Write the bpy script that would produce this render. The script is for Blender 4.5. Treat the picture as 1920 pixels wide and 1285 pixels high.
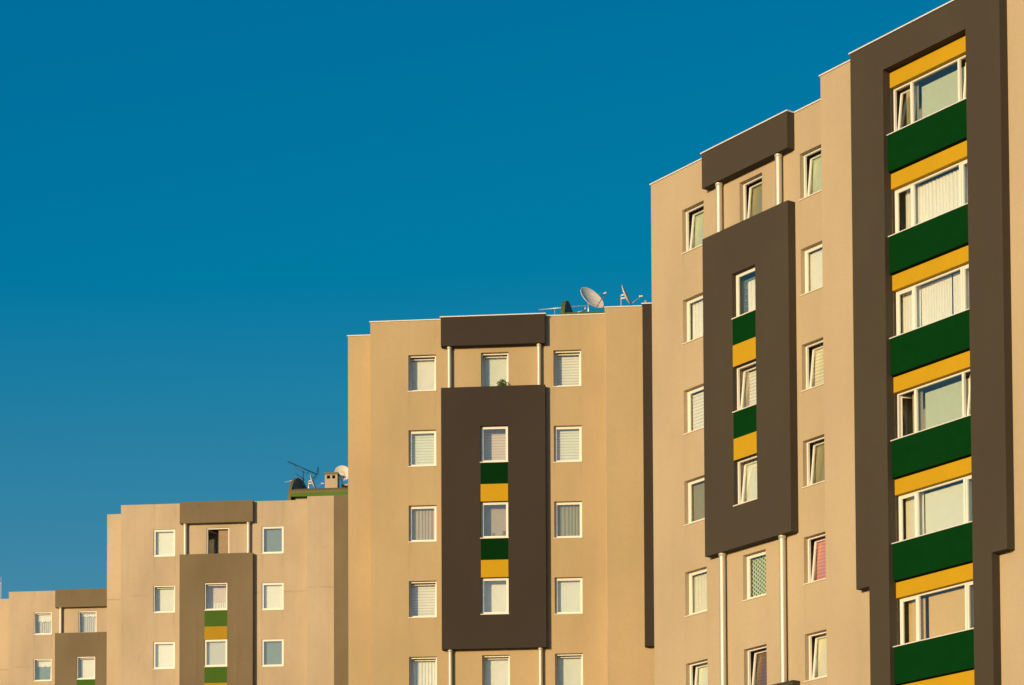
import bpy, bmesh, math, random
from mathutils import Vector, Matrix
C = bpy.context
for o in list(bpy.data.objects): bpy.data.objects.remove(o)
scn = C.scene
col = scn.collection
R = math.radians
rnd = random.Random(7)

# ------------------------------------------------------------------ camera, sky, sun, exposure
cam_d = bpy.data.cameras.new('camera'); cam = bpy.data.objects.new('camera', cam_d); col.objects.link(cam)
cam_d.sensor_width = 36.0
cam_d.lens = 88.133
cam_d.shift_x = -0.02193
cam_d.shift_y = 0.6591
cam_d.clip_start = 0.5; cam_d.clip_end = 6000
X = Vector((0.999987403, 0.000249226, -0.005013188))
U = Vector((0.00501938, -0.0496521, 0.99875396))
F = Vector((0.0, 0.99876654, 0.04965273))
cam.matrix_world = Matrix(((X.x, U.x, -F.x, 0), (X.y, U.y, -F.y, 0), (X.z, U.z, -F.z, 0), (0, 0, 0, 1)))
scn.camera = cam
SUN_EL, SUN_AZ = 7.5, -145.0            # azimuth clockwise from +Y
w = bpy.data.worlds.new('World'); scn.world = w; w.use_nodes = True
nt = w.node_tree; nt.nodes.clear()
sky = nt.nodes.new('ShaderNodeTexSky'); sky.sky_type = 'NISHITA'; sky.sun_disc = False
sky.sun_elevation = R(SUN_EL); sky.sun_rotation = R(SUN_AZ)
sky.altitude = 300; sky.air_density = 1.0; sky.dust_density = 1.0; sky.ozone_density = 3.0
hs = nt.nodes.new('ShaderNodeHueSaturation'); hs.inputs['Saturation'].default_value = 1.3
tint = nt.nodes.new('ShaderNodeMix'); tint.data_type = 'RGBA'; tint.blend_type = 'MULTIPLY'
tint.inputs[0].default_value = 1.0; tint.inputs[7].default_value = (0.5, 0.9, 1.0, 1)
sep = nt.nodes.new('ShaderNodeSeparateColor'); com = nt.nodes.new('ShaderNodeCombineColor')
nt.links.new(sky.outputs[0], hs.inputs['Color']); nt.links.new(hs.outputs[0], tint.inputs[6]); nt.links.new(tint.outputs[2], sep.inputs[0])
GLOW = (.24, .75)
def grade(i, op_list):                       # deep, slightly green blue of the graded evening sky
    v = sep.outputs[i]
    for op, x_ in op_list:
        k_ = nt.nodes.new('ShaderNodeMath'); k_.operation = op; nt.links.new(v, k_.inputs[0]); k_.inputs[1].default_value = x_; v = k_.outputs[0]
    nt.links.new(v, com.inputs[i])
grade(0, [('SUBTRACT', .070), ('MULTIPLY', 3.0), ('MAXIMUM', 0.0), ('MINIMUM', 5.0)])
grade(1, [('POWER', .72), ('MULTIPLY', 1.15)])
grade(2, [('POWER', .35), ('MULTIPLY', 1.65)])
bg = nt.nodes.new('ShaderNodeBackground'); bg.inputs[1].default_value = 0.15
wo = nt.nodes.new('ShaderNodeOutputWorld')
glow = nt.nodes.new('ShaderNodeMapRange'); glow.interpolation_type = 'SMOOTHSTEP'; nt.links.new(sep.outputs[0], glow.inputs[0])
glow.inputs['From Min'].default_value = GLOW[0]; glow.inputs['From Max'].default_value = GLOW[1]
skymix = nt.nodes.new('ShaderNodeMix'); skymix.data_type = 'RGBA'; nt.links.new(glow.outputs[0], skymix.inputs[0])
nt.links.new(com.outputs[0], skymix.inputs[6]); nt.links.new(sky.outputs[0], skymix.inputs[7])   # towards the sun the sky keeps its own pale glow
nt.links.new(skymix.outputs[2], bg.inputs[0]); nt.links.new(bg.outputs[0], wo.inputs[0])
sd = bpy.data.lights.new('sun', 'SUN'); sd.energy = 4.18; sd.angle = R(0.5); sd.color = (1.0, 0.715, 0.375)
sun = bpy.data.objects.new('sun', sd); col.objects.link(sun)
sdir = Vector((math.sin(R(SUN_AZ)) * math.cos(R(SUN_EL)), math.cos(R(SUN_AZ)) * math.cos(R(SUN_EL)), math.sin(R(SUN_EL))))
sun.rotation_euler = sdir.to_track_quat('Z', 'Y').to_euler(); sun.location = sdir * 60
vs = scn.view_settings
vs.view_transform = 'Standard'; vs.look = 'None'; vs.gamma = 1.0; vs.use_curve_mapping = False; vs.exposure = 0.0

# ------------------------------------------------------------------ materials
def mat(name):
    m = bpy.data.materials.new(name); m.use_nodes = True
    n = m.node_tree.nodes; return m, n, m.node_tree.links, n['Principled BSDF']
def math_node(n, l, op, a, b=None):
    k = n.new('ShaderNodeMath'); k.operation = op
    for i, v in enumerate((a, b)):
        if v is None: continue
        if isinstance(v, (int, float)): k.inputs[i].default_value = v
        else: l.new(v, k.inputs[i])
    return k.outputs[0]
def mixc(n, l, fac, a, b):
    k = n.new('ShaderNodeMix'); k.data_type = 'RGBA'
    for s, v in ((0, fac), (6, a), (7, b)):
        if isinstance(v, (int, float)): k.inputs[s].default_value = v
        elif isinstance(v, tuple): k.inputs[s].default_value = (*v, 1)
        else: l.new(v, k.inputs[s])
    return k.outputs[2]
def noise(n, l, vec, scale, detail=4, rough=.55):
    k = n.new('ShaderNodeTexNoise'); k.inputs['Scale'].default_value = scale
    k.inputs['Detail'].default_value = detail; k.inputs['Roughness'].default_value = rough
    l.new(vec, k.inputs['Vector']); return k.outputs[0]
def mapping(n, l, vec, sc):
    k = n.new('ShaderNodeMapping'); k.inputs['Scale'].default_value = sc; l.new(vec, k.inputs[0]); return k.outputs[0]
def ramp(n, l, fac, p0, p1):
    k = n.new('ShaderNodeMapRange'); k.inputs['From Min'].default_value = p0; k.inputs['From Max'].default_value = p1
    l.new(fac, k.inputs[0]); return k.outputs[0]
def stucco(name, c, dirty=0.0, rough=.9, grain=.10, runs=(), run_w=.10, run_s=.3):
    m, n, l, b = mat(name)
    tc = n.new('ShaderNodeTexCoord').outputs['Object']
    dk = tuple(v * (.90 - .12 * dirty) for v in c); lt = tuple(min(1, v * (1.05 + .05 * dirty)) for v in c)
    big = noise(n, l, mapping(n, l, tc, (1, 1, .45)), .35, 5)
    colr = mixc(n, l, ramp(n, l, big, .35, .65), dk, lt)
    fine = noise(n, l, tc, 15, 4, .7)
    colr = mixc(n, l, math_node(n, l, 'MULTIPLY', ramp(n, l, fine, .3, .7), grain), colr, tuple(v * .62 for v in c))
    streak = noise(n, l, mapping(n, l, tc, (2.2, 2.2, .10)), 1.3, 5, .6)
    colr = mixc(n, l, math_node(n, l, 'MULTIPLY', ramp(n, l, streak, .52, .75), .10 + .35 * dirty), colr, tuple(v * .68 for v in c))
    mott = noise(n, l, mapping(n, l, tc, (1.0, 1.0, 1.6)), 2.6, 6, .65)
    colr = mixc(n, l, math_node(n, l, 'MULTIPLY', ramp(n, l, mott, .45, .72), .10 + .06 * dirty), colr, tuple(v * .72 for v in c))
    if dirty > .4:                      # crack along a floor slab
        sz = n.new('ShaderNodeSeparateXYZ'); l.new(tc, sz.inputs[0])
        wz = math_node(n, l, 'ADD', sz.outputs[2], math_node(n, l, 'MULTIPLY', noise(n, l, mapping(n, l, tc, (1, 1, .01)), 1.1, 6, .7), .22))
        ln = ramp(n, l, math_node(n, l, 'ABSOLUTE', math_node(n, l, 'SUBTRACT', wz, 25.76)), .05, .015)
        mk = ramp(n, l, noise(n, l, mapping(n, l, tc, (1, 1, .01)), .55, 2), .44, .54)
        colr = mixc(n, l, math_node(n, l, 'MULTIPLY', math_node(n, l, 'MULTIPLY', ln, mk), .45), colr, tuple(v * .5 for v in c))
    if runs:                            # rain runs under the sills
        sp = n.new('ShaderNodeSeparateXYZ'); l.new(tc, sp.inputs[0])
        wob = math_node(n, l, 'MULTIPLY', math_node(n, l, 'SUBTRACT', noise(n, l, mapping(n, l, tc, (.6, .6, 2.0)), 1.5, 3), .5), .16)
        ux = math_node(n, l, 'ADD', sp.outputs[0], wob); tot = None
        for uc in runs:
            d = math_node(n, l, 'ABSOLUTE', math_node(n, l, 'SUBTRACT', ux, uc)); q = ramp(n, l, d, run_w, .0)
            tot = q if tot is None else math_node(n, l, 'MAXIMUM', tot, q)
        ph = math_node(n, l, 'FRACT', math_node(n, l, 'MULTIPLY', math_node(n, l, 'SUBTRACT', 27.60, sp.outputs[2]), 1 / 2.85))
        fall = math_node(n, l, 'MULTIPLY', ramp(n, l, ph, .52, .0), ramp(n, l, noise(n, l, mapping(n, l, tc, (3, 3, .4)), 2.0, 3), .35, .65))
        colr = mixc(n, l, math_node(n, l, 'MULTIPLY', math_node(n, l, 'MULTIPLY', tot, fall), run_s), colr, tuple(v * .55 for v in c))
    if dirty > 0:                       # hairline cracks of old render
        v = n.new('ShaderNodeTexVoronoi'); v.feature = 'DISTANCE_TO_EDGE'; v.inputs['Scale'].default_value = .22
        warp = n.new('ShaderNodeTexNoise'); warp.inputs['Scale'].default_value = .9; l.new(tc, warp.inputs['Vector'])
        ad = n.new('ShaderNodeVectorMath'); ad.operation = 'ADD'; l.new(tc, ad.inputs[0]); l.new(warp.outputs['Color'], ad.inputs[1])
        l.new(ad.outputs[0], v.inputs['Vector'])
        crack = ramp(n, l, v.outputs['Distance'], .006, .0)
        pn = ramp(n, l, noise(n, l, tc, .5, 2), .52, .6)
        colr = mixc(n, l, math_node(n, l, 'MULTIPLY', math_node(n, l, 'MULTIPLY', crack, pn), .30 * dirty), colr, tuple(v_ * .45 for v_ in c))
    l.new(colr, b.inputs['Base Color']); b.inputs['Roughness'].default_value = rough
    b.inputs['Specular IOR Level'].default_value = .25
    bp = n.new('ShaderNodeBump'); bp.inputs['Strength'].default_value = .35; bp.inputs['Distance'].default_value = .006
    l.new(noise(n, l, tc, 60, 3, .7), bp.inputs['Height']); l.new(bp.outputs[0], b.inputs['Normal'])
    return m
def paint(name, c, rough=.5, metal=0, var=.06, spec=.4):
    m, n, l, b = mat(name)
    tc = n.new('ShaderNodeTexCoord').outputs['Object']
    colr = mixc(n, l, noise(n, l, tc, 2.5, 5), tuple(v * (1 - var) for v in c), tuple(min(1, v * (1 + var)) for v in c))
    l.new(colr, b.inputs['Base Color']); b.inputs['Roughness'].default_value = rough; b.inputs['Metallic'].default_value = metal
    b.inputs['Specular IOR Level'].default_value = spec
    return m
M = {}
M['beige'] = stucco('beige render', (.50, .405, .272), grain=.24, runs=(-1.29, -.29, 4.16, 5.15), run_w=.07, run_s=.22)
M['beige_mid'] = stucco('beige render dimmed', (.49, .378, .222), .15, grain=.26, runs=(-1.29, -.29, 4.16, 5.15, 1.45, 2.43), run_w=.08, run_s=.30)  # same paint as the nearest block; the light difference is put into this colour
M['beige_old'] = stucco('weathered beige render', (.52, .425, .30), .55, grain=.2, runs=(-1.38, -.33, 4.14, 5.2, 1.33, 2.44), run_w=.12, run_s=.55)
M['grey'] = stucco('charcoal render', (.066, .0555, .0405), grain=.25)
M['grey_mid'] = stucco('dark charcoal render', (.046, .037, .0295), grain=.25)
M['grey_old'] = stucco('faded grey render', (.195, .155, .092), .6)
M['bead'] = stucco('pale corner bead', (.56, .43, .29), .3)
M['green'] = paint('bottle green panel', (.0012, .038, .005), .75, var=.2, spec=.04)
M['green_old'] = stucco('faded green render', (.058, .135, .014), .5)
M['green_mid'] = paint('dark green paint', (.0012, .026, .004), .8, var=.2, spec=.03)
M['yellow'] = stucco('yellow panel', (.54, .325, .009), grain=.08)
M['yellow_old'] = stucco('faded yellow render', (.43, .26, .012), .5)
M['pvc'] = paint('white window plastic', (.82, .80, .76), .4, var=.03)
M['coping'] = paint('white metal coping', (.72, .71, .70), .55, var=.12)
M['steel'] = paint('brushed steel', (.66, .63, .57), .6, metal=.65, var=.08)
M['dish'] = paint('dish enamel', (.80, .75, .66), .8, var=.08, spec=.15)
M['dark_metal'] = paint('dark metal', (.05, .05, .055), .5, metal=.6)
M['alu'] = paint('antenna aluminium', (.75, .74, .72), .4, metal=.7)
M['mast_white'] = paint('white mast paint', (.75, .75, .75), .5)
M['roof_green'] = stucco('mossy green roof coat', (.12, .16, .025), .8)
M['roof_green_old'] = stucco('worn green roof paint', (.09, .20, .03), .9)
M['roof_brown'] = stucco('olive brown roof coat', (.20, .17, .07), .9)
M['fin_grey'] = stucco('grey cement', (.16, .16, .14), .7)
M['roof'] = stucco('roof gravel', (.20, .18, .16), .5)
M['room'] = paint('room plaster', (.42, .38, .33), .9)
M['sill'] = paint('stone sill', (.74, .68, .58), .55)
M['black'] = paint('recess shade black', (.012, .012, .012), .9)  # painted shade for the inside of the chimney openings
M['plant_pot'] = paint('dark plant pot', (.05, .05, .04), .8)
M['leaf'] = paint('plant leaf', (.055, .11, .02), .5, var=.5)
M['toy'] = paint('dusty pink plush', (.25, .13, .12), .9)
def glass_mat():
    m = bpy.data.materials.new('window glass'); m.use_nodes = True
    n, l = m.node_tree.nodes, m.node_tree.links; n.clear()
    t = n.new('ShaderNodeBsdfTransparent'); t.inputs[0].default_value = (.965, .985, .965, 1)
    g = n.new('ShaderNodeBsdfGlossy'); g.inputs['Roughness'].default_value = .02; g.inputs['Color'].default_value = (.90, 1.0, .95, 1)
    fr = n.new('ShaderNodeFresnel'); ge = n.new('ShaderNodeNewGeometry')   # thin pane: no total reflection at its inner faces
    l.new(math_node(n, l, 'ADD', math_node(n, l, 'MULTIPLY', ge.outputs['Backfacing'], 1 / 1.9 - 1.9), 1.9), fr.inputs[0])
    mx = n.new('ShaderNodeMixShader'); out = n.new('ShaderNodeOutputMaterial')
    l.new(fr.outputs[0], mx.inputs[0]); l.new(t.outputs[0], mx.inputs[1]); l.new(g.outputs[0], mx.inputs[2]); l.new(mx.outputs[0], out.inputs[0])
    return m
M['glass'] = glass_mat()
FC = dict(white=(.87, .85, .81), cream=(.80, .75, .62), green=(.56, .63, .50), grey=(.58, .57, .54), dark=(.13, .12, .10), olive=(.33, .30, .18),  # green: glass tint and sky reflection over pale blinds, put into the fabric colour
          taupe=(.46, .38, .31), pink=(.74, .32, .33), rose=(.74, .62, .58), tan=(.74, .52, .25), brown=(.22, .12, .09), teal_reflection=(.20, .27, .28), pale=(.78, .80, .74))  # teal is no cloth colour: sky reflection in bare glass, painted on sheets
_fc = {}
def fabric(colour, pattern='plain'):
    if (colour, pattern) in _fc: return _fc[(colour, pattern)]
    c = FC[colour]; m, n, l, b = mat(colour + ' ' + pattern + ' fabric')
    tc = n.new('ShaderNodeTexCoord').outputs['Object']
    colr = mixc(n, l, noise(n, l, tc, 5, 3), tuple(v * .93 for v in c), tuple(min(1, v * 1.06) for v in c))
    sp = n.new('ShaderNodeSeparateXYZ'); l.new(tc, sp.inputs[0])
    if pattern == 'zebra':
        s = math_node(n, l, 'FRACT', math_node(n, l, 'MULTIPLY', sp.outputs[2], 1 / .105))
        colr = mixc(n, l, math_node(n, l, 'MULTIPLY', math_node(n, l, 'LESS_THAN', s, .22), .8), colr, tuple(v * .55 for v in c))
    elif pattern == 'lace':
        k = n.new('ShaderNodeTexVoronoi'); k.inputs['Scale'].default_value = 16; l.new(tc, k.inputs['Vector'])
        colr = mixc(n, l, ramp(n, l, k.outputs[0], .2, .5), tuple(v * .7 for v in c), colr)
    elif pattern == 'ornate':
        k = n.new('ShaderNodeTexVoronoi'); k.inputs['Scale'].default_value = 30; l.new(tc, k.inputs['Vector'])
        colr = mixc(n, l, ramp(n, l, k.outputs[0], .25, .4), (.15, .10, .06), (.36, .27, .18))
    elif pattern == 'beads':
        cx = math_node(n, l, 'FRACT', math_node(n, l, 'MULTIPLY', sp.outputs[0], 1 / .17))
        rowz = math_node(n, l, 'FRACT', math_node(n, l, 'ADD', math_node(n, l, 'MULTIPLY', sp.outputs[2], 1 / .13), math_node(n, l, 'MULTIPLY', math_node(n, l, 'FLOOR', math_node(n, l, 'MULTIPLY', sp.outputs[0], 1 / .085)), .5)))
        colr = mixc(n, l, math_node(n, l, 'LESS_THAN', cx, .5), (.62, .66, .20), (.55, .66, .62))
        colr = mixc(n, l, math_node(n, l, 'MULTIPLY', math_node(n, l, 'LESS_THAN', rowz, .5), math_node(n, l, 'GREATER_THAN', math_node(n, l, 'FRACT', math_node(n, l, 'MULTIPLY', sp.outputs[0], 1 / .085)), .45)), colr, (.012, .03, .06))
    l.new(colr, b.inputs['Base Color']); b.inputs['Roughness'].default_value = .9; b.inputs['Specular IOR Level'].default_value = .1
    _fc[(colour, pattern)] = m; return m

# ------------------------------------------------------------------ mesh helpers (building axes: u along the front, v out of it, z up)
ORG = {}
class MB:
    def __init__(s): s.v = []; s.f = []; s.sm = []
    def add(s, pts, faces, smooth=False):
        k = len(s.v); s.v += [tuple(p) for p in pts]; s.f += [tuple(i + k for i in f) for f in faces]; s.sm += [smooth] * len(faces)
    def box(s, u0, u1, v0, v1, z0, z1, xf=None):
        p = [(u, v, z) for z in (z0, z1) for v in (v0, v1) for u in (u0, u1)]
        if xf: p = [xf(q) for q in p]
        s.add(p, [(0, 1, 3, 2), (4, 6, 7, 5), (0, 4, 5, 1), (2, 3, 7, 6), (0, 2, 6, 4), (1, 5, 7, 3)])
    def quad(s, a, b, c, d): s.add([a, b, c, d], [(0, 1, 2, 3)])
    def panel(s, u0, u1, z0, z1, v, holes, depth):
        us = sorted({u0, u1, *[h[0] for h in holes], *[h[1] for h in holes]}); zs = sorted({z0, z1, *[h[2] for h in holes], *[h[3] for h in holes]})
        for i in range(len(us) - 1):
            for j in range(len(zs) - 1):
                cu, cz = (us[i] + us[i + 1]) / 2, (zs[j] + zs[j + 1]) / 2
                if any(h[0] < cu < h[1] and h[2] < cz < h[3] for h in holes): continue
                s.quad((us[i], v, zs[j]), (us[i + 1], v, zs[j]), (us[i + 1], v, zs[j + 1]), (us[i], v, zs[j + 1]))
        for a, b, c, d in holes:
            w_ = v - depth
            s.quad((a, v, c), (a, w_, c), (a, w_, d), (a, v, d)); s.quad((b, v, c), (b, v, d), (b, w_, d), (b, w_, c))
            s.quad((a, v, d), (a, w_, d), (b, w_, d), (b, v, d)); s.quad((a, v, c), (b, v, c), (b, w_, c), (a, w_, c))
    def tube(s, pts, r, n=8, cap=True):
        pts = [Vector(p) for p in pts]; rings = []
        rr = r if isinstance(r, (list, tuple)) else [r] * len(pts)
        t0 = None
        for i, p in enumerate(pts):
            t = (pts[min(i + 1, len(pts) - 1)] - pts[max(i - 1, 0)]).normalized()
            ref = Vector((0, 0, 1)) if abs(t.z) < .9 else Vector((1, 0, 0))
            a = t.cross(ref).normalized(); b = t.cross(a)
            rings.append([p + (a * math.cos(2 * math.pi * k / n) + b * math.sin(2 * math.pi * k / n)) * rr[i] for k in range(n)])
        vv = [q for g in rings for q in g]; ff = []
        for i in range(len(pts) - 1):
            for k in range(n): ff.append((i * n + k, i * n + (k + 1) % n, (i + 1) * n + (k + 1) % n, (i + 1) * n + k))
        s.add(vv, ff, True)
        if cap:
            s.add(rings[0], [tuple(range(n))]); s.add(rings[-1], [tuple(range(n))])
    def lathe(s, prof, origin, axis, n=24, smooth=True):
        ax = Vector(axis).normalized(); ref = Vector((0, 0, 1)) if abs(ax.z) < .9 else Vector((1, 0, 0))
        a = ax.cross(ref).normalized(); b = ax.cross(a); o_ = Vector(origin); vv = []; ff = []
        for r, h in prof:
            vv += [o_ + ax * h + (a * math.cos(2 * math.pi * k / n) + b * math.sin(2 * math.pi * k / n)) * r for k in range(n)]
        for i in range(len(prof) - 1):
            for k in range(n): ff.append((i * n + k, i * n + (k + 1) % n, (i + 1) * n + (k + 1) % n, (i + 1) * n + k))
        s.add(vv, ff, smooth)
    def build(s, name, m, parent, origin=(0, 0, 0), merge=True):
        me = bpy.data.meshes.new(name)
        me.from_pydata([(p[0] - origin[0], -(p[1] - origin[1]), p[2] - origin[2]) for p in s.v], [], s.f)
        for p, sm in zip(me.polygons, s.sm): p.use_smooth = sm
        bm = bmesh.new(); bm.from_mesh(me)
        if merge: bmesh.ops.remove_doubles(bm, verts=bm.verts, dist=1e-5)
        bmesh.ops.recalc_face_normals(bm, faces=bm.faces); bm.to_mesh(me); bm.free()
        me.materials.append(m)
        o = bpy.data.objects.new(name, me); col.objects.link(o)
        po = ORG.get(parent.name, (0, 0, 0)) if parent else (0, 0, 0)
        o.location = (origin[0] - po[0], -(origin[1] - po[1]), origin[2] - po[2])
        ORG[o.name] = origin
        if parent: o.parent = parent
        return o
def tag(o, label, cat, group=None, kind=None):
    o['label'] = label; o['category'] = cat
    if group: o['group'] = group
    if kind: o['kind'] = kind
    return o

# ------------------------------------------------------------------ the ground
g = MB(); g.quad((-3000, 3000, -1.6), (3000, 3000, -1.6), (3000, -3000, -1.6), (-3000, -3000, -1.6))
M['ground'] = stucco('dry earth ground', (.17, .14, .10), .4)
gr = g.build('ground', M['ground'], None); gr['kind'] = 'structure'

# ------------------------------------------------------------------ shared design (metres; z measured from the camera's level, plus dz of each plot)
S = 2.85
ZH, ZS = 28.9735, 27.6068
PB = 0.2914
def rowz(k): return ZS - S * k, ZH - S * k
GROUND = -1.6

def make_window(b, u0, u1, z0, z1, vw, recess=.15, tilt=0.0, swing=0.0, blinds=(), sill=.02, depth=.9, back=.20, note=None):
    """window > sash, pane, sill, blind or curtain, room; built in building axes."""
    org = ((u0 + u1) / 2, vw, z0)
    f = .05; vf = vw - recess
    m = MB()
    m.box(u0, u0 + f, vf - .07, vf, z0, z1); m.box(u1 - f, u1, vf - .07, vf, z0, z1)
    m.box(u0 + f, u1 - f, vf - .069, vf - .001, z1 - f, z1); m.box(u0 + f, u1 - f, vf - .069, vf - .001, z0, z0 + f)
    win = m.build('window', M['pvc'], b, org)
    if note: win['label'] = note
    a0, a1, c0, c1 = u0 + f - .008, u1 - f + .008, z0 + f - .008, z1 - f + .008
    vs_ = vf - .012; t = R(tilt); sw = R(swing)
    if tilt or swing: vs_ = vf - .075
    def xf(p):
        u, v, z = p
        dv = v - vs_
        if tilt:
            dz = z - c0
            return (u, vs_ + dv * math.cos(t) - dz * math.sin(t), c0 + dz * math.cos(t) + dv * math.sin(t))
        if swing:
            du = u - a0
            return (a0 + du * math.cos(sw) + dv * math.sin(sw), vs_ + dv * math.cos(sw) - du * math.sin(sw), z)
        return p
    s = .052; m = MB()
    m.box(a0, a0 + s, vs_ - .055, vs_, c0, c1, xf); m.box(a1 - s, a1, vs_ - .055, vs_, c0, c1, xf)
    m.box(a0 + s, a1 - s, vs_ - .054, vs_ - .001, c1 - s, c1, xf); m.box(a0 + s, a1 - s, vs_ - .054, vs_ - .001, c0, c0 + s, xf)
    m.build('sash', M['pvc'], win, org)
    m = MB(); m.box(a0 + s - .005, a1 - s + .005, vs_ - .034, vs_ - .026, c0 + s - .005, c1 - s + .005, xf)
    m.build('pane', M['glass'], win, org)
    if sill is not None:
        m = MB(); m.box(u0 - sill, u1 + sill, vf - .0, vw + .03, z0 - .03, z0 + .002); m.build('sill', M['sill'], win, org)
    room_and_blinds(win, org, u0 + .02, u1 - .02, z0 + .02, z1 - .02, vf - .072, back + (.14 if tilt else 0) , depth, blinds)
    return win

def room_and_blinds(win, org, u0, u1, z0, z1, v, back, depth, blinds):
    m = MB(); e = .25
    a, c, d0, d1 = u0 - e, u1 + e, z0 - e, z1 + e
    vb = v - depth - back; v1 = v - .06
    m.quad((a, vb, d0), (c, vb, d0), (c, vb, d1), (a, vb, d1)); m.quad((a, vb, d0), (a, v1, d0), (a, v1, d1), (a, vb, d1)); m.quad((c, vb, d0), (c, v1, d0), (c, v1, d1), (c, vb, d1))
    m.quad((a, vb, d0), (c, vb, d0), (c, v1, d0), (a, v1, d0)); m.quad((a, vb, d1), (c, vb, d1), (c, v1, d1), (a, v1, d1))
    m.build('room', M['room'], win, org)
    W, H = u1 - u0, z1 - z0
    for q in blinds:
        kind, colour = q[0], q[1]; fa, fb, fc, fd = (q[2:6] if len(q) > 2 else (-.05, 1.05, -.03, 1.03))
        ua, ub, za, zb = u0 + W * fa, u0 + W * fb, z0 + H * fc, z0 + H * fd
        vq = v - back + (.05 if kind == 'valance' else -.12 if colour == 'teal_reflection' and len(blinds) > 2 else 0)
        m = MB()
        if kind in ('roller', 'zebra', 'lace', 'ornate', 'beads'):
            m.box(ua, ub, vq - .012, vq, za, zb); m.box(ua, ub, vq - .022, vq + .012, za, za + .022)
            nm = 'blind'; mt = fabric(colour, 'plain' if kind == 'roller' else kind)  # also names the teal sheets that imitate reflections
        elif kind in ('pleat', 'vertical'):
            n_ = max(24, int((ub - ua) / .012)); per = .13 if kind == 'pleat' else .10
            amp = .018 if kind == 'pleat' else .02
            top = []; bot = []; ph = rnd.random() * 6
            for i in range(n_ + 1):
                u = ua + (ub - ua) * i / n_
                wv = amp * math.sin(2 * math.pi * u / per + ph + .8 * math.sin(u * 9)) if kind == 'pleat' else amp * (2 * abs(((u / per) % 1) - .5) - .5)
                top.append((u, vq + wv * .7, zb)); bot.append((u + .01 * math.sin(u * 13 + ph), vq + wv * 1.25, za))
            m.add(top + bot, [(i, i + 1, n_ + 2 + i, n_ + 1 + i) for i in range(n_)], kind == 'pleat')
            nm = 'curtain'; mt = fabric(colour)
        elif kind == 'valance':
            n_ = 40; top = []; bot = []
            for i in range(n_ + 1):
                u = ua + (ub - ua) * i / n_; wv = .015 * math.sin(u * 60)
                top.append((u, vq + wv, zb)); bot.append((u, vq + wv, za + .05 * abs(math.sin(math.pi * 3.0 * i / n_))))
            m.add(top + bot, [(i, i + 1, n_ + 2 + i, n_ + 1 + i) for i in range(n_)], True)
            nm = 'valance'; mt = fabric(colour)
        elif kind == 'swirl':
            for cu in (-.06, .26):
                m = MB()
                for k in range(6):
                    cz = z0 + H * (.1 + .145 * k); cx = u0 + W * cu
                    m.tube([(cx + .055 * math.cos(R(t_)), vq + .03, cz + .075 * math.sin(R(t_))) for t_ in range(60, 331, 30)], .009, 5)
                m.tube([(cx - .055, vq + .03, z0 + .05), (cx - .055, vq + .03, z1 - .05)], .004, 4)
                m.build('curtain_pattern', M['dark_metal'], win, org)
            continue
        m.build(nm, mt, win, org)

def box_part(b, name, u0, u1, z0, z1, v0, v1, m, holes=()):
    k = MB()
    k.panel(u0, u1, z0, z1, v1, list(holes), v1 - v0)
    for u in (u0, u1): k.quad((u, v0, z0), (u, v1, z0), (u, v1, z1), (u, v0, z1))
    for z in (z0, z1): k.quad((u0, v0, z), (u1, v0, z), (u1, v1, z), (u0, v1, z))
    return k.build(name, m, b, ((u0 + u1) / 2, v1, z0))

def make_pole(b, u, z0, z1, v=.142, r=.088):
    k = MB(); prof = [(r, z0), (r, z1 - .12), (r * 1.0, z1 - .07), (r * 1.18, z1 - .06), (r * 1.18, z1 - .0)]
    k.lathe([(a, h) for a, h in prof], (u, v, 0), (0, 0, 1), 28)
    k.build('pole', M['steel'], b, (u, v, z0))

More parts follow.
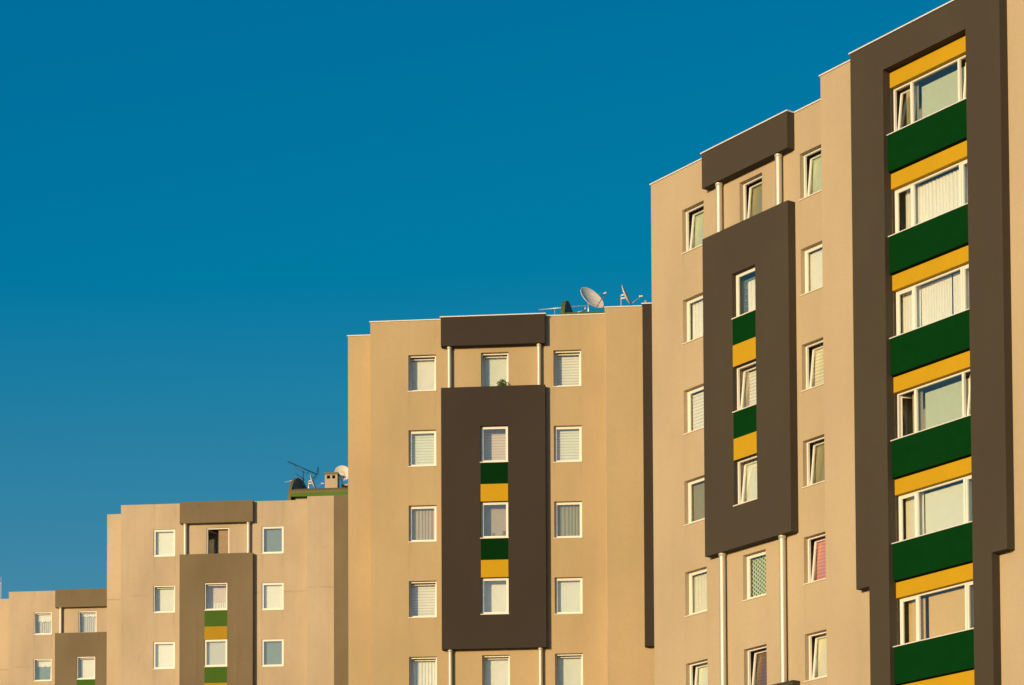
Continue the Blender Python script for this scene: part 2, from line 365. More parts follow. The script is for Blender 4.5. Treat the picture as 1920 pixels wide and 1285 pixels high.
def building(name_label, x, y, t, dz, P, style):
    """P: facade measures; returns the Empty that carries all parts"""
    b = bpy.data.objects.new('apartment_building', None); col.objects.link(b)
    b.location = (x, y, dz); b.rotation_euler = (0, 0, t); b.empty_display_size = 2
    tag(b, name_label, 'building', 'apartment buildings in a stepped row')
    old = style == 'old'
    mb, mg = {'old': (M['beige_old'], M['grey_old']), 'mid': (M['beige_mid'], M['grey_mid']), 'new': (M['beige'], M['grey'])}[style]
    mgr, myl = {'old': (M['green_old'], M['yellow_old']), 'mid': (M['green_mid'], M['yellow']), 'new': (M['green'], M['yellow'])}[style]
    z0 = GROUND - dz - .3
    ps, py = P['ps'], P['ps'] + PB
    rows = P['rows']
    # ---- holes of the main wall
    holes = []
    for k in rows:
        a, c = rowz(k)
        holes.append((*P['wl'], a, c)); holes.append((*P['wr'], a, c))
        holes.append((*(P['wb'] if k in (1, 2, 3) else P['wm']), a, c))
    m = MB()
    uL, us0, by0, by1, ue0, ur = P['uL'], P['us0'], P['by0'], P['by1'], P['ue0'], P['ur']
    zM, zS, ze, vb = P['zM'], P['zS'], P['ze'], -12.0
    m.panel(uL, us0, z0, zM, 0, holes, .22)
    m.quad((uL, 0, z0), (uL, -.8, z0), (uL, -.8, zM), (uL, 0, zM))
    m.quad((uL, -.8, ze), (uL, vb, ze), (uL, vb, zM), (uL, -.8, zM))
    m.panel(ue0, uL, z0, ze, -.8, [], 0)
    m.quad((ue0, -.8, z0), (ue0, vb, z0), (ue0, vb, ze), (ue0, -.8, ze))
    m.quad((ue0, vb, z0), (ur, vb, z0), (ur, vb, ze), (ue0, vb, ze)); m.quad((uL, vb, ze), (ur, vb, ze), (ur, vb, zM), (uL, vb, zM))
    m.quad((us0, 0, z0), (us0, ps, z0), (us0, ps, zS), (us0, 0, zS))
    if zS > zM: m.quad((us0, 0, zM), (us0, vb, zM), (us0, vb, zS), (us0, 0, zS))
    hb = [(P['bo0'], P['bo1'], z0, P['zYo'])] if P.get('bay_rows') else []
    m.panel(us0, ur, z0, zS, ps, hb, .02)
    m.quad((ur, ps, z0), (ur, vb, z0), (ur, vb, zS), (ur, ps, zS))
    m.build('wall', mb, b)
    if style == 'mid':
        m = MB(); m.box(us0 - .012, us0 + .022, ps - .03, ps + .004, z0, zS - .002); m.build('corner_bead', M['bead'], b, (us0, ps, z0))
    # ---- flat roofs
    m = MB()
    m.quad((uL, 0, zM), (us0, 0, zM), (us0, vb, zM), (uL, vb, zM)); m.quad((ue0, -.8, ze), (uL, -.8, ze), (uL, vb, ze), (ue0, vb, ze)); m.quad((us0, ps, zS), (ur, ps, zS), (ur, vb, zS), (us0, vb, zS))
    roof = m.build('roof', M['roof'], b)
    # ---- charcoal cap above the top floor, tall box below it
    bx0, bx1 = P['bx']
    zC, zCb, zB, zBb = P['zC'], 29.1798, 27.606, 17.771
    box_part(b, 'roof_band', bx0, bx1, zCb, zC, 0, PB, mg)
    wb0, wb1 = P['wb']
    bh = [(wb0, wb1, *rowz(k)) for k in rows if k in (1, 2, 3)]
    box_part(b, 'window_box', bx0, bx1, zBb, zB, 0, PB, mg, bh)
    if P.get('lower'): box_part(b, 'window_box', bx0, bx1, 3.5, 13.394, 0, PB, mg)
    # ---- green and yellow panels between its windows
    for k in (1, 2):
        if k not in rows: continue
        sz = rowz(k)[0]; nh = rowz(k + 1)[1]; zg = sz - .83
        q = MB(); q.box(wb0 + .004, wb1 - .004, PB - .03, PB + .003, zg, sz - .031); q.build('green_panel', mgr, b, (wb0, PB, zg))
        q = MB(); q.box(wb0 + .004, wb1 - .004, PB - .03, PB + .004, nh + .001, zg - .001); q.build('yellow_panel', myl, b, (wb0, PB, nh))
    # ---- poles
    for u in P['poles']:
        make_pole(b, u, zB, zCb, r=P['pr'])
        if P.get('low_poles', True): make_pole(b, u, 13.394 if P.get('lower') else 13.0, zBb, r=P['pr'])
    # ---- bay with recess
    zY, zYo, zl, zr = P['zY'], P['zYo'], P['zYl'], P['zYr']
    bi0, bi1, bo0, bo1 = P['byi'][0], P['byi'][1], P['bo0'], P['bo1']
    m = MB()
    solid = not P.get('bay_rows')
    vi = ps if solid else .55
    def q_(a, c, d, e): m.quad((a, py, d), (c, py, d), (c, py, e), (a, py, e))
    cut = sorted({z0, zl, zr, zYo, zY})
    for i in range(len(cut) - 1):
        d, e = cut[i], cut[i + 1]; mid = (d + e) / 2
        L = by0 if mid > zl else bi0; Rr = by1 if mid > zr else bi1
        us = sorted({L, Rr, bi0, bi1, bo0, bo1})
        for j in range(len(us) - 1):
            cu = (us[j] + us[j + 1]) / 2
            if not solid and bo0 < cu < bo1 and mid < zYo: continue
            q_(us[j], us[j + 1], d, e)
        for u in (L, Rr): m.quad((u, ps, d), (u, py, d), (u, py, e), (u, ps, e))
        if not solid and mid < zYo:
            for u in (bo0, bo1): m.quad((u, vi, d), (u, py, d), (u, py, e), (u, vi, e))
    m.quad((by0, ps, zl), (bi0, ps, zl), (bi0, py, zl), (by0, py, zl)); m.quad((bi1, ps, zr), (by1, ps, zr), (by1, py, zr), (bi1, py, zr))
    m.quad((by0, ps, zY), (by1, ps, zY), (by1, py, zY), (by0, py, zY)); m.quad((by0, ps, zS), (by1, ps, zS), (by1, ps, zY), (by0, ps, zY))
    if not solid:
        m.quad((bo0, vi, zYo), (bo1, vi, zYo), (bo1, py, zYo), (bo0, py, zYo))
    m.build('bay_frame', mg, b, (by0, py, z0))
    # ---- parapet coping
    if not old:
        m = MB(); c = .036; o_ = .035
        m.box(uL - o_, bx0 - o_ - .001, -.3, o_, zM, zM + c); m.box(bx1 + o_ + .001, us0 - o_ - .001, -.3, o_, zM, zM + c)
        m.box(bx0 - o_, bx1 + o_, -.3, PB + o_, zC, zC + c)
        m.box(us0 - o_, by0 - o_ - .001, -.3, ps + o_, zS, zS + c); m.box(by0 - o_, by1 + o_, ps - .3, py + o_, zY, zY + c)
        m.box(by1 + o_ + .001, ur, ps - .3, ps + o_, zS, zS + c); m.box(ue0 - o_, uL, -1.1, -.8 + o_, ze, ze + c)
        m.build('coping', M['coping'], b, (uL, 0, zM))
    # ---- windows
    for (k, c), spec in P['win'].items():
        tilt, blinds = spec[0], spec[1]; kw = spec[2] if len(spec) > 2 else {}
        a, h = rowz(k)
        inbox = c == 'm' and k in (1, 2, 3)
        u0, u1 = P['wl'] if c == 'l' else P['wr'] if c == 'r' else P['wb'] if inbox else P['wm']
        kw = dict(kw); rec = kw.pop('recess', P.get('recess', .15)); kw.setdefault('back', P.get('back', .14))
        make_window(b, u0, u1, a, h, PB if inbox else 0, rec, tilt, blinds=blinds, sill=(.02 if not old else .01), **kw)
    return b, roof

def bay_storey(b, P, k, left, mid, right):
    """one storey of the recessed bay: yellow lintel, three-light window, green apron with metal sill"""
    u0, u1 = P['bo0'], P['bo1']; zs, zt = 27.715 - S * k, 29.08 - S * k
    q = MB(); q.box(u0 + .004, u1 - .004, .56, .894, zt, 29.505 - S * k); q.build('yellow_panel', M['yellow'], b, (u0, .894, zt))
    q = MB(); q.box(u0 + .012, u1 - .004, .56, 1.01, 26.69 - S * k, zs - .012); q.build('green_panel', M['green'], b, (u0, 1.01, 26.69 - S * k))
    org = ((u0 + u1) / 2, .76, zs); v = .76; f = .055
    m = MB(); ma, mb_ = u0 + .66, u0 + 2.46
    for a, c in ((u0 + .008, u0 + f), (ma, ma + .075), (mb_, mb_ + .07), (u1 - f, u1 - .008)): m.box(a, c, v - .07, v, zs, zt - .003)
    for a, c in ((u0 + f, ma), (ma + .075, mb_), (mb_ + .07, u1 - f)):
        m.box(a, c, v - .069, v - .001, zt - f, zt - .003); m.box(a, c, v - .069, v - .001, zs, zs + f)
    win = m.build('window', M['pvc'], b, org)
    m = MB(); m.box(u0 + .006, u1 - .006, v, 1.045, zs - .010, zs + .016); m.build('sill', M['coping'], win, org)
    m = MB(); m.box(ma + .085, mb_ + .005, v - .04, v - .032, zs + f - .005, zt - f + .005); m.build('pane', M['glass'], win, org)
    for (a0, a1), (tilt, swing) in (((u0 + f - .006, ma + .006), left[:2]), ((mb_ + .08, u1 - f + .006), right[:2])):
        c0, c1 = zs + f - .006, zt - f + .006; t, sw = R(tilt), R(swing); vs_ = v - .012 if not (tilt or swing) else v - .075
        def xf(p, a0=a0, c0=c0, t=t, sw=sw, vs_=vs_, tilt=tilt, swing=swing):
            u, vv, z = p; dv = vv - vs_
            if tilt: return (u, vs_ + dv * math.cos(t) - (z - c0) * math.sin(t), c0 + (z - c0) * math.cos(t) + dv * math.sin(t))
            if swing: return (a0 + (u - a0) * math.cos(sw) + dv * math.sin(sw), vs_ + dv * math.cos(sw) - (u - a0) * math.sin(sw), z)
            return p
        s = .055; m = MB()
        m.box(a0, a0 + s, vs_ - .055, vs_, c0, c1, xf); m.box(a1 - s, a1, vs_ - .055, vs_, c0, c1, xf)
        m.box(a0 + s, a1 - s, vs_ - .054, vs_ - .001, c1 - s, c1, xf); m.box(a0 + s, a1 - s, vs_ - .054, vs_ - .001, c0, c0 + s, xf)
        m.build('sash', M['pvc'], win, org)
        m = MB(); m.box(a0 + s - .005, a1 - s + .005, vs_ - .034, vs_ - .026, c0 + s - .005, c1 - s + .005, xf); m.build('pane', M['glass'], win, org)
    W = u1 - u0; bl = []
    for part, (fa, fb) in ((left, (-.02, .235)), (mid, (.24, .80)), (right, (.805, 1.02))):
        q = part[2]
        if q is None: continue
        for r in (q if isinstance(q, list) else [q]):
            f4 = r[2:6] if len(r) > 2 else (0, 1, -.03, 1.03)
            bl.append((r[0], r[1], fa + (fb - fa) * f4[0], fa + (fb - fa) * f4[1], f4[2], f4[3]))
    room_and_blinds(win, org, u0 + .02, u1 - .02, zs + .02, zt - .02, v - .072, .16, .9, bl)

# ------------------------------------------------------------------ the four buildings
BASE = dict(zC=30.2635, ze=30.031, zM=30.270, zYo=29.536, ps=.8613, ur=18.0, pr=.085)
white, zebra = ('roller', 'white'), ('zebra', 'white')
# nearest building
PD = dict(BASE, uL=-2.86, ue0=-3.73, us0=6.0, by0=7.55, by1=13.219, byi=(8.0695, 12.6795), bo0=8.8455, bo1=11.9925, bx=(0, 3.9195), zS=30.43, zY=30.44, zYl=15.272, zYr=15.3116,
          wl=(-1.3121, -.2707), wm=(1.4243, 2.4555), wr=(4.1409, 5.175), wb=(1.3812, 2.4362), poles=(.628, 3.357), pr=.098, lower=True, bay_rows=True, rows=range(6), recess=.155, back=.09,
          win={(0, 'l'): (7, [('roller', 'green', -.05, 1.05, -.03, .92)]), (1, 'l'): (0, [('pleat', 'white', .06, 1.05, -.03, .97)]), (2, 'l'): (0, [('zebra', 'white', .0, 1.05, -.03, .93)]),
               (3, 'l'): (0, [('roller', 'olive', -.04, 1.05, -.03, 1.03)]), (4, 'l'): (0, [('pleat', 'cream', .0, 1.05, -.03, .94)]), (5, 'l'): (6, [('roller', 'pale')]),
               (0, 'm'): (6, [('roller', 'olive', -.05, 1.05, -.03, 1.03)]), (1, 'm'): (0, [('pleat', 'white', .30, 1.05, -.03, .80), ('roller', 'teal_reflection', -.1, 1.1, -.1, 1.1), ('swirl', 'dark')], dict(back=.10)), (2, 'm'): (7, [('zebra', 'white', .20, 1.05, -.03, .9), ('roller', 'taupe', -.1, .20, -.03, 1.0)]),  # teal backing sheet carries the blue reflection as colour
               (3, 'm'): (7, [('roller', 'pale')]), (4, 'm'): (0, [('beads', 'green', -.1, 1.05, -.03, .95)]), (5, 'm'): (7, [('zebra', 'brown', -.1, 1.05, -.03, 1.0)]),
               (0, 'r'): (6.5, [('roller', 'green', -.05, 1.05, -.03, .95)]), (1, 'r'): (0, [('roller', 'white', -.04, 1.05, -.03, .95)]), (2, 'r'): (7, [('zebra', 'cream')]),
               (3, 'r'): (6.5, [('roller', 'olive')]), (4, 'r'): (7, [('zebra', 'pink')]), (5, 'r'): (6.5, [('roller', 'cream')])})
bD, _ = building('nearest apartment building at the right, with charcoal bay of green and yellow panels', 5.5005, 75.7199, -.9441, 0, PD, 'new')
G = ('roller', 'green', .05, 1.02, -.03, .90)
bay_storey(bD, PD, 0, (7, 0, ('roller', 'olive', .4, 1, 0, 1)), (0, 0, ('roller', 'green', .06, 1.02, -.03, .88)), (7, 0, ('roller', 'taupe')))
bay_storey(bD, PD, 1, (0, 0, ('pleat', 'cream', .3, 1, 0, 1)), (0, 0, ('pleat', 'white', 0, 1, 0, .97)), (0, 0, ('pleat', 'white')))
bay_storey(bD, PD, 2, (0, 0, ('vertical', 'white')), (0, 0, [('vertical', 'white', 0, .66, 0, 1), ('vertical', 'white', .69, 1.02, 0, 1)]), (0, 0, ('vertical', 'white')))
bay_storey(bD, PD, 3, (0, 65, ('pleat', 'olive', .5, 1, 0, 1)), (0, 0, ('roller', 'green', .05, 1.02, -.03, .90)), (7, 0, None))
bay_storey(bD, PD, 4, (0, 0, ('roller', 'cream', .12, 1, 0, 1)), (0, 0, ('roller', 'pale', .02, 1.02, -.03, .96)), (0, 0, ('roller', 'grey')))
bay_storey(bD, PD, 5, (0, 0, ('roller', 'tan', .2, 1, -.03, .95)), (0, 0, ('roller', 'tan', .07, 1.02, -.03, .96)), (0, 0, None))
bay_storey(bD, PD, 6, (0, 0, None), (0, 0, ('roller', 'white')), (0, 0, None))

# second building
PC = dict(BASE, uL=-2.7464, ue0=-3.7284, us0=6.1315, by0=7.5202, by1=13.2, byi=(8.07, 12.68), bo0=8.85, bo1=11.99, bx=(-.0465, 3.8482), zS=30.2239, zY=30.214, zYl=17.5532, zYr=17.55,
          wl=(-1.3121, -.2707), wm=(1.4243, 2.4555), wr=(4.1409, 5.175), wb=(1.4227, 2.452), poles=(.253, 3.615), pr=.075, rows=range(5), recess=.13,
          win={(0, 'l'): (5, [('roller', 'white', .06, 1.05, -.03, 1.0)]), (1, 'l'): (0, [('zebra', 'pale')]), (2, 'l'): (0, [('pleat', 'taupe')]), (3, 'l'): (5, [('zebra', 'white', 0, 1.05, -.03, 1.0)]), (4, 'l'): (5, [('pleat', 'white')]),
               (0, 'm'): (5, [('roller', 'pale')]), (1, 'm'): (0, [('zebra', 'rose', -.2, 1.2, -.15, 1.15)], dict(back=.40)), (2, 'm'): (0, [('roller', 'taupe', -.2, 1.2, -.15, 1.15)], dict(back=.36)), (3, 'm'): (0, [('roller', 'white', -.2, 1.2, -.15, 1.15)], dict(back=.36)), (4, 'm'): (5, [('roller', 'white', .05, 1.05, -.03, 1.0)]),
               (0, 'r'): (4, [('zebra', 'white')]), (1, 'r'): (0, [('zebra', 'pale')]), (2, 'r'): (0, [('pleat', 'olive')]), (3, 'r'): (0, [('roller', 'pale')]), (4, 'r'): (5, [('roller', 'pale')])})
bC, roofC = building('clean beige apartment building in the middle, small potted plant on its charcoal window box', -3.2953, 92.4563, -.0904, .493, PC, 'mid')

# third building, weathered
PBd = dict(BASE, uL=-3.0821, ue0=-4.0101, us0=6.5888, by0=7.9767, by1=13.6, byi=(8.5, 13.1), bo0=9.2, bo1=12.4, bx=(0, 3.7181), zS=30.2144, zY=30.1646, zYl=17.55, zYr=17.55,
           wl=(-1.4121, -.3047), wm=(1.3105, 2.4619), wr=(4.1153, 5.2253), wb=(1.2689, 2.4275), poles=(.25, 3.47), pr=.085, rows=range(3), recess=.05, low_poles=False,
           win={(0, 'l'): (0, [('roller', 'white', .1, 1.05, -.03, 1.03)]), (1, 'l'): (4, [('roller', 'white', 0, 1.05, -.03, 1.0)]), (2, 'l'): (0, [('roller', 'white', .06, 1.05, -.03, 1.03)]),
                (0, 'm'): (0, [('ornate', 'brown', .48, .97, -.03, 1.0)], dict(swing=72)), (1, 'm'): (4, [('roller', 'rose', -.2, 1.2, .35, 1.15), ('pleat', 'white', -.2, 1.2, -.1, .36)], dict(back=.28)), (2, 'm'): (0, [('roller', 'grey', .0, 1.05, -.03, 1.03)]),
                (0, 'r'): (0, [('roller', 'teal_reflection')]), (1, 'r'): (0, [('roller', 'white', .08, 1.05, -.03, 1.0)]), (2, 'r'): (0, [('roller', 'teal_reflection')])})  # teal sheets stand in for reflecting bare panes
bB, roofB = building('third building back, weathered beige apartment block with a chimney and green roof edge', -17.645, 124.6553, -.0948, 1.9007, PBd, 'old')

# farthest building
PA = dict(BASE, uL=-2.9718, ue0=-5.6, us0=6.5888, by0=7.9767, by1=13.6, byi=(8.5, 13.1), bo0=9.2, bo1=12.4, bx=(0, 3.7181), zS=30.2144, zY=30.1646, zYl=17.55, zYr=17.55,
          wl=(-1.4002, -.2953), wm=(1.369, 2.487), wr=(4.1153, 5.2253), wb=(1.3628, 2.4922), poles=(.30, 3.42), pr=.085, rows=range(2), recess=.05, low_poles=False,
          win={(0, 'l'): (3, [('pleat', 'grey', .1, 1.05, -.03, 1.0), ('valance', 'white', .08, 1.05, .60, 1.03)]), (1, 'l'): (3, [('roller', 'teal_reflection', 0, 1.05, -.03, 1.03), ('valance', 'white', .08, 1.05, .66, 1.03)]),  # second row: teal sheet paints the reflection below the valance
               (0, 'm'): (3, [('pleat', 'grey', .1, 1.05, -.03, 1.0), ('valance', 'white', .08, 1.05, .78, 1.03)]), (1, 'm'): (4, [('roller', 'white', .1, 1.05, -.03, 1.03)]), (0, 'r'): (0, [('roller', 'white')]), (1, 'r'): (0, [('roller', 'pale')])})
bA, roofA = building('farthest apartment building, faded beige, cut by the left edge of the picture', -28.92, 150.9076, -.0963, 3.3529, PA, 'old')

# ------------------------------------------------------------------ barrel-vaulted stair heads with an arched gable fin
def stair_head(b, roof, u0, ur, vbase, half, rise, zbase, zs0, zs1, vrise, mt_edge, mt_face, fin_t, core_u):
    def arch(r_, z_, hw, n=28): return [(vbase - half - hw * math.cos(math.pi * i / n), 0, z_ + r_ * math.sin(math.pi * i / n)) for i in range(n + 1)]
    prof = arch(rise, zbase, -half)
    prof = [(vbase - half + half * math.cos(math.pi * i / 28), zbase + rise * math.sin(math.pi * i / 28)) for i in range(29)]
    n = len(prof); m = MB()
    L = [(u0, v, z) for v, z in prof] + [(u0 + fin_t, v, z) for v, z in prof]
    m.add(L, [(i, i + 1, n + i + 1, n + i) for i in range(n - 1)])           # curved edge
    e = m.build('gable_edge', mt_edge, roof, (u0, vbase, zbase))
    m = MB(); cb = zbase - .6
    for u, s in ((u0, .0), (u0 + fin_t, .0)):
        k = [(u, v, z) for v, z in prof]; k += [(u, prof[-1][0], cb), (u, prof[0][0], cb)]
        m.add(k, [tuple(range(len(k)))])
    for i in (0, -1):
        v = prof[i][0]; m.quad((u0, v, cb), (u0 + fin_t, v, cb), (u0 + fin_t, v, zbase), (u0, v, zbase))
    m.build('gable_fin', mt_face, roof, (u0, vbase, zbase))
    # vault shell
    half2 = half - .05; m = MB(); us = [u0 + fin_t + .002, ur]
    pr = [(vbase - half + half2 * math.cos(math.pi * i / 24), zs1 + vrise * math.sin(math.pi * i / 24)) for i in range(25)]
    vv = [(u, v, z) for u in us for v, z in pr]; k = len(pr)
    m.add(vv, [(i, i + 1, k + i + 1, k + i) for i in range(k - 1)], True)
    m.build('vault', M['roof_brown'] if mt_edge != M['roof_green'] else M['roof_green'], roof, (u0, vbase, zs1))
    m = MB(); m.box(us[0], ur, vbase - 2 * half + .06, vbase - .052, zs0, zs1 - .002)
    m.build('vault_edge', M['roof_green'] if mt_edge == M['roof_green'] else M['roof_green_old'], roof, (u0, vbase, zs0))
    m = MB(); m.box(u0 + fin_t + core_u, ur - .2, vbase - 2 * half + .3, vbase - .35, zbase - .6, zs0)
    m.build('stair_wall', M['beige_old'], roof, (u0, vbase, zbase))
stair_head(bC, roofC, 4.35, 9.5, -.9, 5.5, 1.72, 30.48, 30.50, 30.665, .42, M['roof_green'], M['fin_grey'], .145, .3)
stair_head(bB, roofB, 5.27, 10.5, -.9, 3.5, 1.88, 30.48, 30.70, 30.88, .66, M['roof_brown'], M['fin_grey'], .15, .12)
# chimney of the weathered building
m = MB(); u0, u1, v0, v1 = 6.965, 7.61, -2.62, -2.0
m.panel(u0, u1, 31.0, 32.06, v1, [(u0 + .10, u0 + .27, 31.85, 32.02), (u0 + .37, u0 + .53, 31.85, 32.02)], .25)
for u in (u0, u1): m.quad((u, v0, 31.0), (u, v1, 31.0), (u, v1, 32.06), (u, v0, 32.06))
m.quad((u0, v0, 31), (u1, v0, 31), (u1, v0, 32.06), (u0, v0, 32.06))
ch = m.build('chimney', M['beige_old'], roofB, (u0, v1, 31.0))
m = MB(); m.box(u0 - .03, u1 + .05, v0 - .03, v1 + .03, 32.06, 32.16); m.build('chimney_cap', M['roof_brown'], ch, (u0, v1, 32.06))
m = MB(); m.box(u0 + .09, u1 - .09, v1 - .40, v1 - .251, 31.8, 32.05); m.build('vent_shade', M['black'], ch, (u0, v1, 31.8))  # black block that darkens the vent openings in place of real recess shade
m = MB(); m.box(7.72, 9.1, -3.3, -2.5, 31.60, 31.68)
for u in (7.75, 8.05, 8.35, 8.7): m.box(u, u + .12, -3.2, -2.6, 31.2, 31.60)
m.build('vent_curb', M['beige_old'], roofB, (7.72, -2.5, 31.2))

# ------------------------------------------------------------------ things standing on the roofs (axes of the building below them)
def root(name, b, u, v, z, label, cat, group=None):
    o = bpy.data.objects.new(name, None); col.objects.link(o); o.empty_display_size = .3
    c, s = math.cos(b.rotation_euler.z), math.sin(b.rotation_euler.z)
    o.location = (b.location.x + u * c + v * s, b.location.y + u * s - v * c, b.location.z + z); o.rotation_euler = (0, 0, b.rotation_euler.z)
    ORG[o.name] = (u, v, z)
    return tag(o, label, cat, group)
def dish(b, u, v, z, d, aim, ground_z, label, lnb_len=.62, spin=0.0, mark=False, mast_off=(0, 0)):
    """centre of the bowl at (u,v,z); aim = direction it faces, in u,v,z"""
    ax = Vector(aim).normalized(); cen = Vector((u, v, z)); r = d / 2
    side = ax.cross(Vector((0, 0, 1))).normalized(); up = side.cross(ax).normalized()
    mu, mv = u - ax.x * .22 + mast_off[0], v - ax.y * .22 + mast_off[1]
    o = root('satellite_dish', b, mu, mv, ground_z, label, 'satellite dish', 'satellite dishes on the roofs')
    m = MB(); dp = d * .10
    pr = [(r * k / 9, dp * (k / 9) ** 2 - dp * .6) for k in range(1, 10)]
    inner = [(.001, -dp * .6)] + pr; outer = [(r + .012, dp * .4 + .004), (r + .012, dp * .4 - .016)] + [(a, h - .016) for a, h in reversed(inner)]
    m.lathe(inner + outer, cen, ax, 40)
    bowl = m.build('bowl', M['dish'], o, tuple(cen))
    if mark:
        m = MB()
        for k in range(9):
            p = cen + ax * (dp * -.52 + .006) + side * (-(k - 4.2) * .028) + up * (.11 * d + .012 * ((k * 7) % 3 - 1) * .3)
            hgt = .012 + .008 * ((k * 5) % 3)
            m.tube([p - up * hgt * .5, p + up * hgt * .5 + side * .006 * ((k % 3) - 1)], .006, 4)
        for k in range(4):
            p = cen + ax * (dp * -.52 + .006) + side * (-(k - 2) * .03) + up * (.04 * d); m.tube([p, p + side * .02], .003, 4)
        m.build('lettering', M['dark_metal'], bowl, tuple(cen))
    bot = cen - up * (r * .93) + ax * (dp * .3); foc = cen + ax * lnb_len * d - up * (r * .72)
    m = MB(); m.tube([bot - ax * .03, bot + ax * .04, foc], .014, 6); m.build('arm', M['dark_metal'] if mark or d > 1 else M['alu'], o, tuple(bot))
    for sg in (-1, 1):
        m = MB(); m.tube([cen + side * sg * r * .95 + ax * dp * .3, foc], .005, 5)
        if d > .9: m.build('stay', M['alu'], o, tuple(cen))
    m = MB(); back = (foc - cen).normalized(); m.tube([foc - up * .03 + back * .02, foc + up * .03 + back * .05], .035, 10); m.tube([foc + back * .0, foc - back * .07], .030, 10)
    m.build('receiver', M['dish'], o, tuple(foc))
    m = MB(); mp = Vector((mu, mv, 0))
    m.tube([(mu, mv, ground_z), (mu, mv, z + .05)], .028, 10); m.build('mast', M['alu'], o, (mu, mv, ground_z))
    bb = cen - ax * (dp * .6 + .016); m = MB()
    m.tube([bb + up * .07, Vector((mu, mv, z + .03))], .03, 6); m.tube([bb - up * .07, Vector((mu, mv, z - .09))], .03, 6); m.build('bracket', M['dish'], o, tuple(bb))
    m = MB(); m.box(mu - .11, mu + .11, mv - .11, mv + .11, ground_z, ground_z + .015); m.build('foot', M['dark_metal'], o, (mu, mv, ground_z))
    return o
dish(bC, 5.452, -2.0, 31.569, 1.05, (.62, .59, .51), 30.78, 'large white satellite dish tilted up to the right beside the green arched fin')
dish(bC, 6.77, -2.0, 31.63, .82, (.925, .19, .38), 30.22, 'satellite dish seen edge-on above the beige strip next to the nearest building')
dish(bB, 6.24, -2.5, 31.85, .75, (.94, .03, .31), 31.25, 'small satellite dish seen edge-on left of the chimney')
dish(bB, 7.80, -2.5, 32.24, .82, (.30, .92, .24), 31.30, 'round white satellite dish with faint lettering right of the chimney', mark=True)

def yagi(b, p0, p1, ground, label, n=16, el=.15, mat_=None, mast_at=.55, boom=.018, strut=False, reflector=False, bend=None):
    p0, p1 = Vector(p0), Vector(p1); d = (p1 - p0); dn = d.normalized()
    mast_at = mast_at; mp = p0 + d * mast_at; ma = mat_ or M['alu']
    o = root('roof_antenna', b, mp.x, mp.y, ground, label, 'antenna', 'television antennas on the roofs')
    m = MB(); m.tube([p0, p1], boom, 6); m.build('boom', ma, o, tuple(p0))
    s = dn.cross(Vector((0, 0, 1))).normalized(); upv = s.cross(dn)
    m = MB()
    for k in range(n):
        q = p0 + d * (k / (n - 1)); L = el * (.75 + .5 * k / n)
        m.tube([q - s * L - upv * L * .45, q + s * L + upv * L * .45], .011, 5)
    m.build('elements', ma, o, tuple(p0))
    if reflector:
        m = MB()
        for sg in (-1, 1):
            for k in range(4):
                q = p1 + dn * .02 + upv * sg * (.06 + .085 * k) - dn * .03 * k
                m.tube([q - s * .28, q + s * .28], .012, 5)
            m.tube([p1, p1 + upv * sg * .36 - dn * .1], .014, 5)
        m.build('reflector', ma, o, tuple(p1))
    m = MB()
    if strut:
        a = p0 + d * .26; c = p0 + d * .74
        m.tube([a, a - upv * .05 + dn * .02, a - upv * .14 + dn * .10, c - upv * .17 - dn * .08, c - upv * .10 + dn * .0, c], .014, 6)
        t = mp - upv * .16
    else: t = mp
    m.tube([(t.x, t.y, t.z + .06), (t.x, t.y, ground)], .018, 8); m.build('mast', ma, o, tuple(mp))
    return o
yc = yagi(bC, (2.86, -8.5, 33.40), (4.79, -8.5, 33.51), 30.27, 'pale comb-like television antenna passing behind the green arched fin', n=22, el=.13, mast_at=.34)
yagi(bB, (4.87, -3.0, 33.06), (6.37, -3.0, 32.36), 31.25, 'dark slanting television antenna with a wide reflector above the arched fin', n=17, el=.13, mat_=M['dark_metal'], mast_at=.57, strut=True, reflector=True, boom=.022)
yagi(bB, (3.60, -8.5, 33.48), (4.7, -8.5, 33.72), 30.27, 'short television antenna poking out left from behind the arched fin', n=10, el=.12, mast_at=.8)

m = MB(); m.tube([(4.79, -8.5, 33.51), (4.76, -8.5, 33.34), (4.68, -8.5, 33.27), (4.30, -8.5, 33.22), (4.24, -8.5, 33.1), (4.24, -8.5, 30.27)], .03, 8)
m.build('support_arm', M['alu'], yc, (4.79, -8.5, 33.51))
yagi(bB, (5.38, -2.5, 32.29), (5.79, -2.5, 31.99), 31.30, 'short dark antenna rod crossing below the slanting antenna', n=4, el=.07, mat_=M['dark_metal'], mast_at=.97, boom=.018)
o = root('antenna_mast', bA, -4.1, -2.0, 30.031, 'thin white mast on the roof of the farthest building', 'mast')
m = MB(); m.tube([(-4.1, -2, 30.031), (-4.1, -2, 31.25)], .022, 8); m.build('pole', M['mast_white'], o, (-4.1, -2, 30.031))
m = MB(); m.tube([(-4.1, -2, 31.25), (-4.1, -2, 31.68)], .010, 6); m.tube([(-4.1, -2, 31.2), (-4.1, -2, 31.32)], .035, 8); m.build('tip', M['mast_white'], o, (-4.1, -2, 31.25))
o = root('vent_pipe', bC, 7.64, .9, 30.259, 'short steel vent pipe on top of the charcoal strip beside the nearest building', 'vent pipe')
m = MB(); m.lathe([(.001, 0), (.045, 0), (.045, .12), (.06, .12), (.06, .15), (.001, .15)], (7.64, .9, 30.259), (0, 0, 1), 16); m.build('pipe', M['alu'], o, (7.64, .9, 30.259))

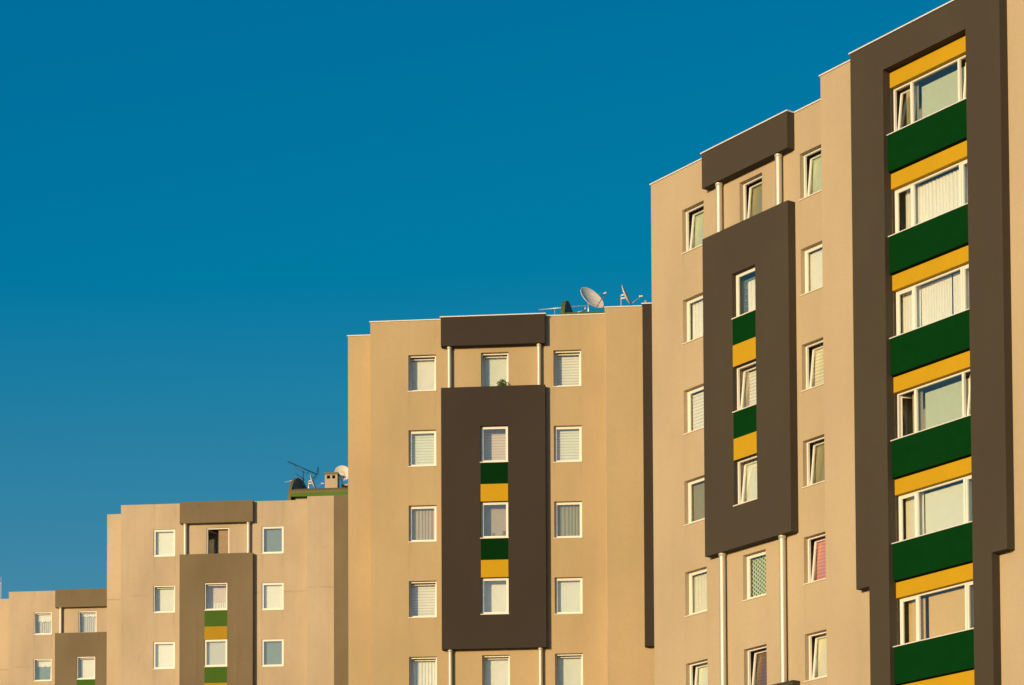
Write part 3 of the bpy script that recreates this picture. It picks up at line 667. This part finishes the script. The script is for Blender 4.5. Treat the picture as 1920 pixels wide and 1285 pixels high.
# ------------------------------------------------------------------ the plant on the charcoal box and the toys behind one pane
o = root('potted_plant', bC, 2.24, .15, 27.606, 'small leafy green plant standing on top of the charcoal window box', 'plant')
m = MB(); m.lathe([(.001, 0), (.065, 0), (.085, .12), (.092, .12), (.092, .14), (.07, .14), (.001, .125)], (2.24, .15, 27.606), (0, 0, 1), 20, False); m.build('pot', M['plant_pot'], o, (2.24, .15, 27.606))
m = MB()
for k in range(7):
    a = rnd.random() * 6.28; L = .10 + .08 * rnd.random(); m.tube([(2.24, .15, 27.73), (2.24 + .1 * math.cos(a), .15 + .06 * math.sin(a), 27.73 + L)], .006, 5)
m.build('stems', M['leaf'], o, (2.24, .15, 27.73))
m = MB()
for k in range(150):
    a = rnd.random() * 6.28; rr = rnd.random() ** .6; ph = rnd.random()
    c = Vector((2.24 + .20 * rr * math.cos(a), .16 + .13 * rr * math.sin(a), 27.63 + .28 * ph * (1.1 - .6 * rr)))
    d = Vector((rnd.uniform(-1, 1), rnd.uniform(-1, 1), rnd.uniform(-.3, .9))).normalized(); s = d.cross(Vector((rnd.uniform(-1, 1), rnd.uniform(-1, 1), rnd.uniform(-1, 1)))).normalized()
    L = rnd.uniform(.03, .055); q = L * .42
    m.add([c - d * L, c + s * q, c + d * L, c - s * q, c + Vector((0, 0, .008))], [(0, 1, 4), (1, 2, 4), (2, 3, 4), (3, 0, 4)])
m.build('foliage', M['leaf'], o, (2.24, .15, 27.7), merge=False)
for u, sc, lab in ((1.88, .8, 'smaller dusty pink toy sitting behind the pane of the middle charcoal box window'), (2.27, 1.15, 'larger dusty pink toy at the right side behind the same charcoal box window')):
    zb = ZS - 2 * S + .055; v = .0
    o = root('toy', bC, u, v, zb, lab, 'toy', 'toys on the window ledge')
    m = MB(); m.lathe([(.001, 0), (.055 * sc, .0), (.065 * sc, .05 * sc), (.045 * sc, .11 * sc), (.028 * sc, .125 * sc), (.045 * sc, .15 * sc), (.048 * sc, .18 * sc), (.03 * sc, .215 * sc), (.001, .222 * sc)], (u, v, zb), (0, 0, 1), 16)
    m.build('body', M['toy'], o, (u, v, zb))
    for sg in (-1, 1):
        m = MB(); c = Vector((u + sg * .035 * sc, v, zb + .20 * sc)); m.lathe([(.001, -.02 * sc), (.018 * sc, -.01 * sc), (.02 * sc, .02 * sc), (.001, .05 * sc)], c, (sg * .3, 0, 1), 10); m.build('ear', M['toy'], o, tuple(c))
        m = MB(); m.tube([(u + sg * .05 * sc, v + .01, zb + .10 * sc), (u + sg * .075 * sc, v + .05, zb + .045 * sc)], .018 * sc, 7); m.build('arm', M['toy'], o, (u + sg * .05 * sc, v, zb + .1 * sc))
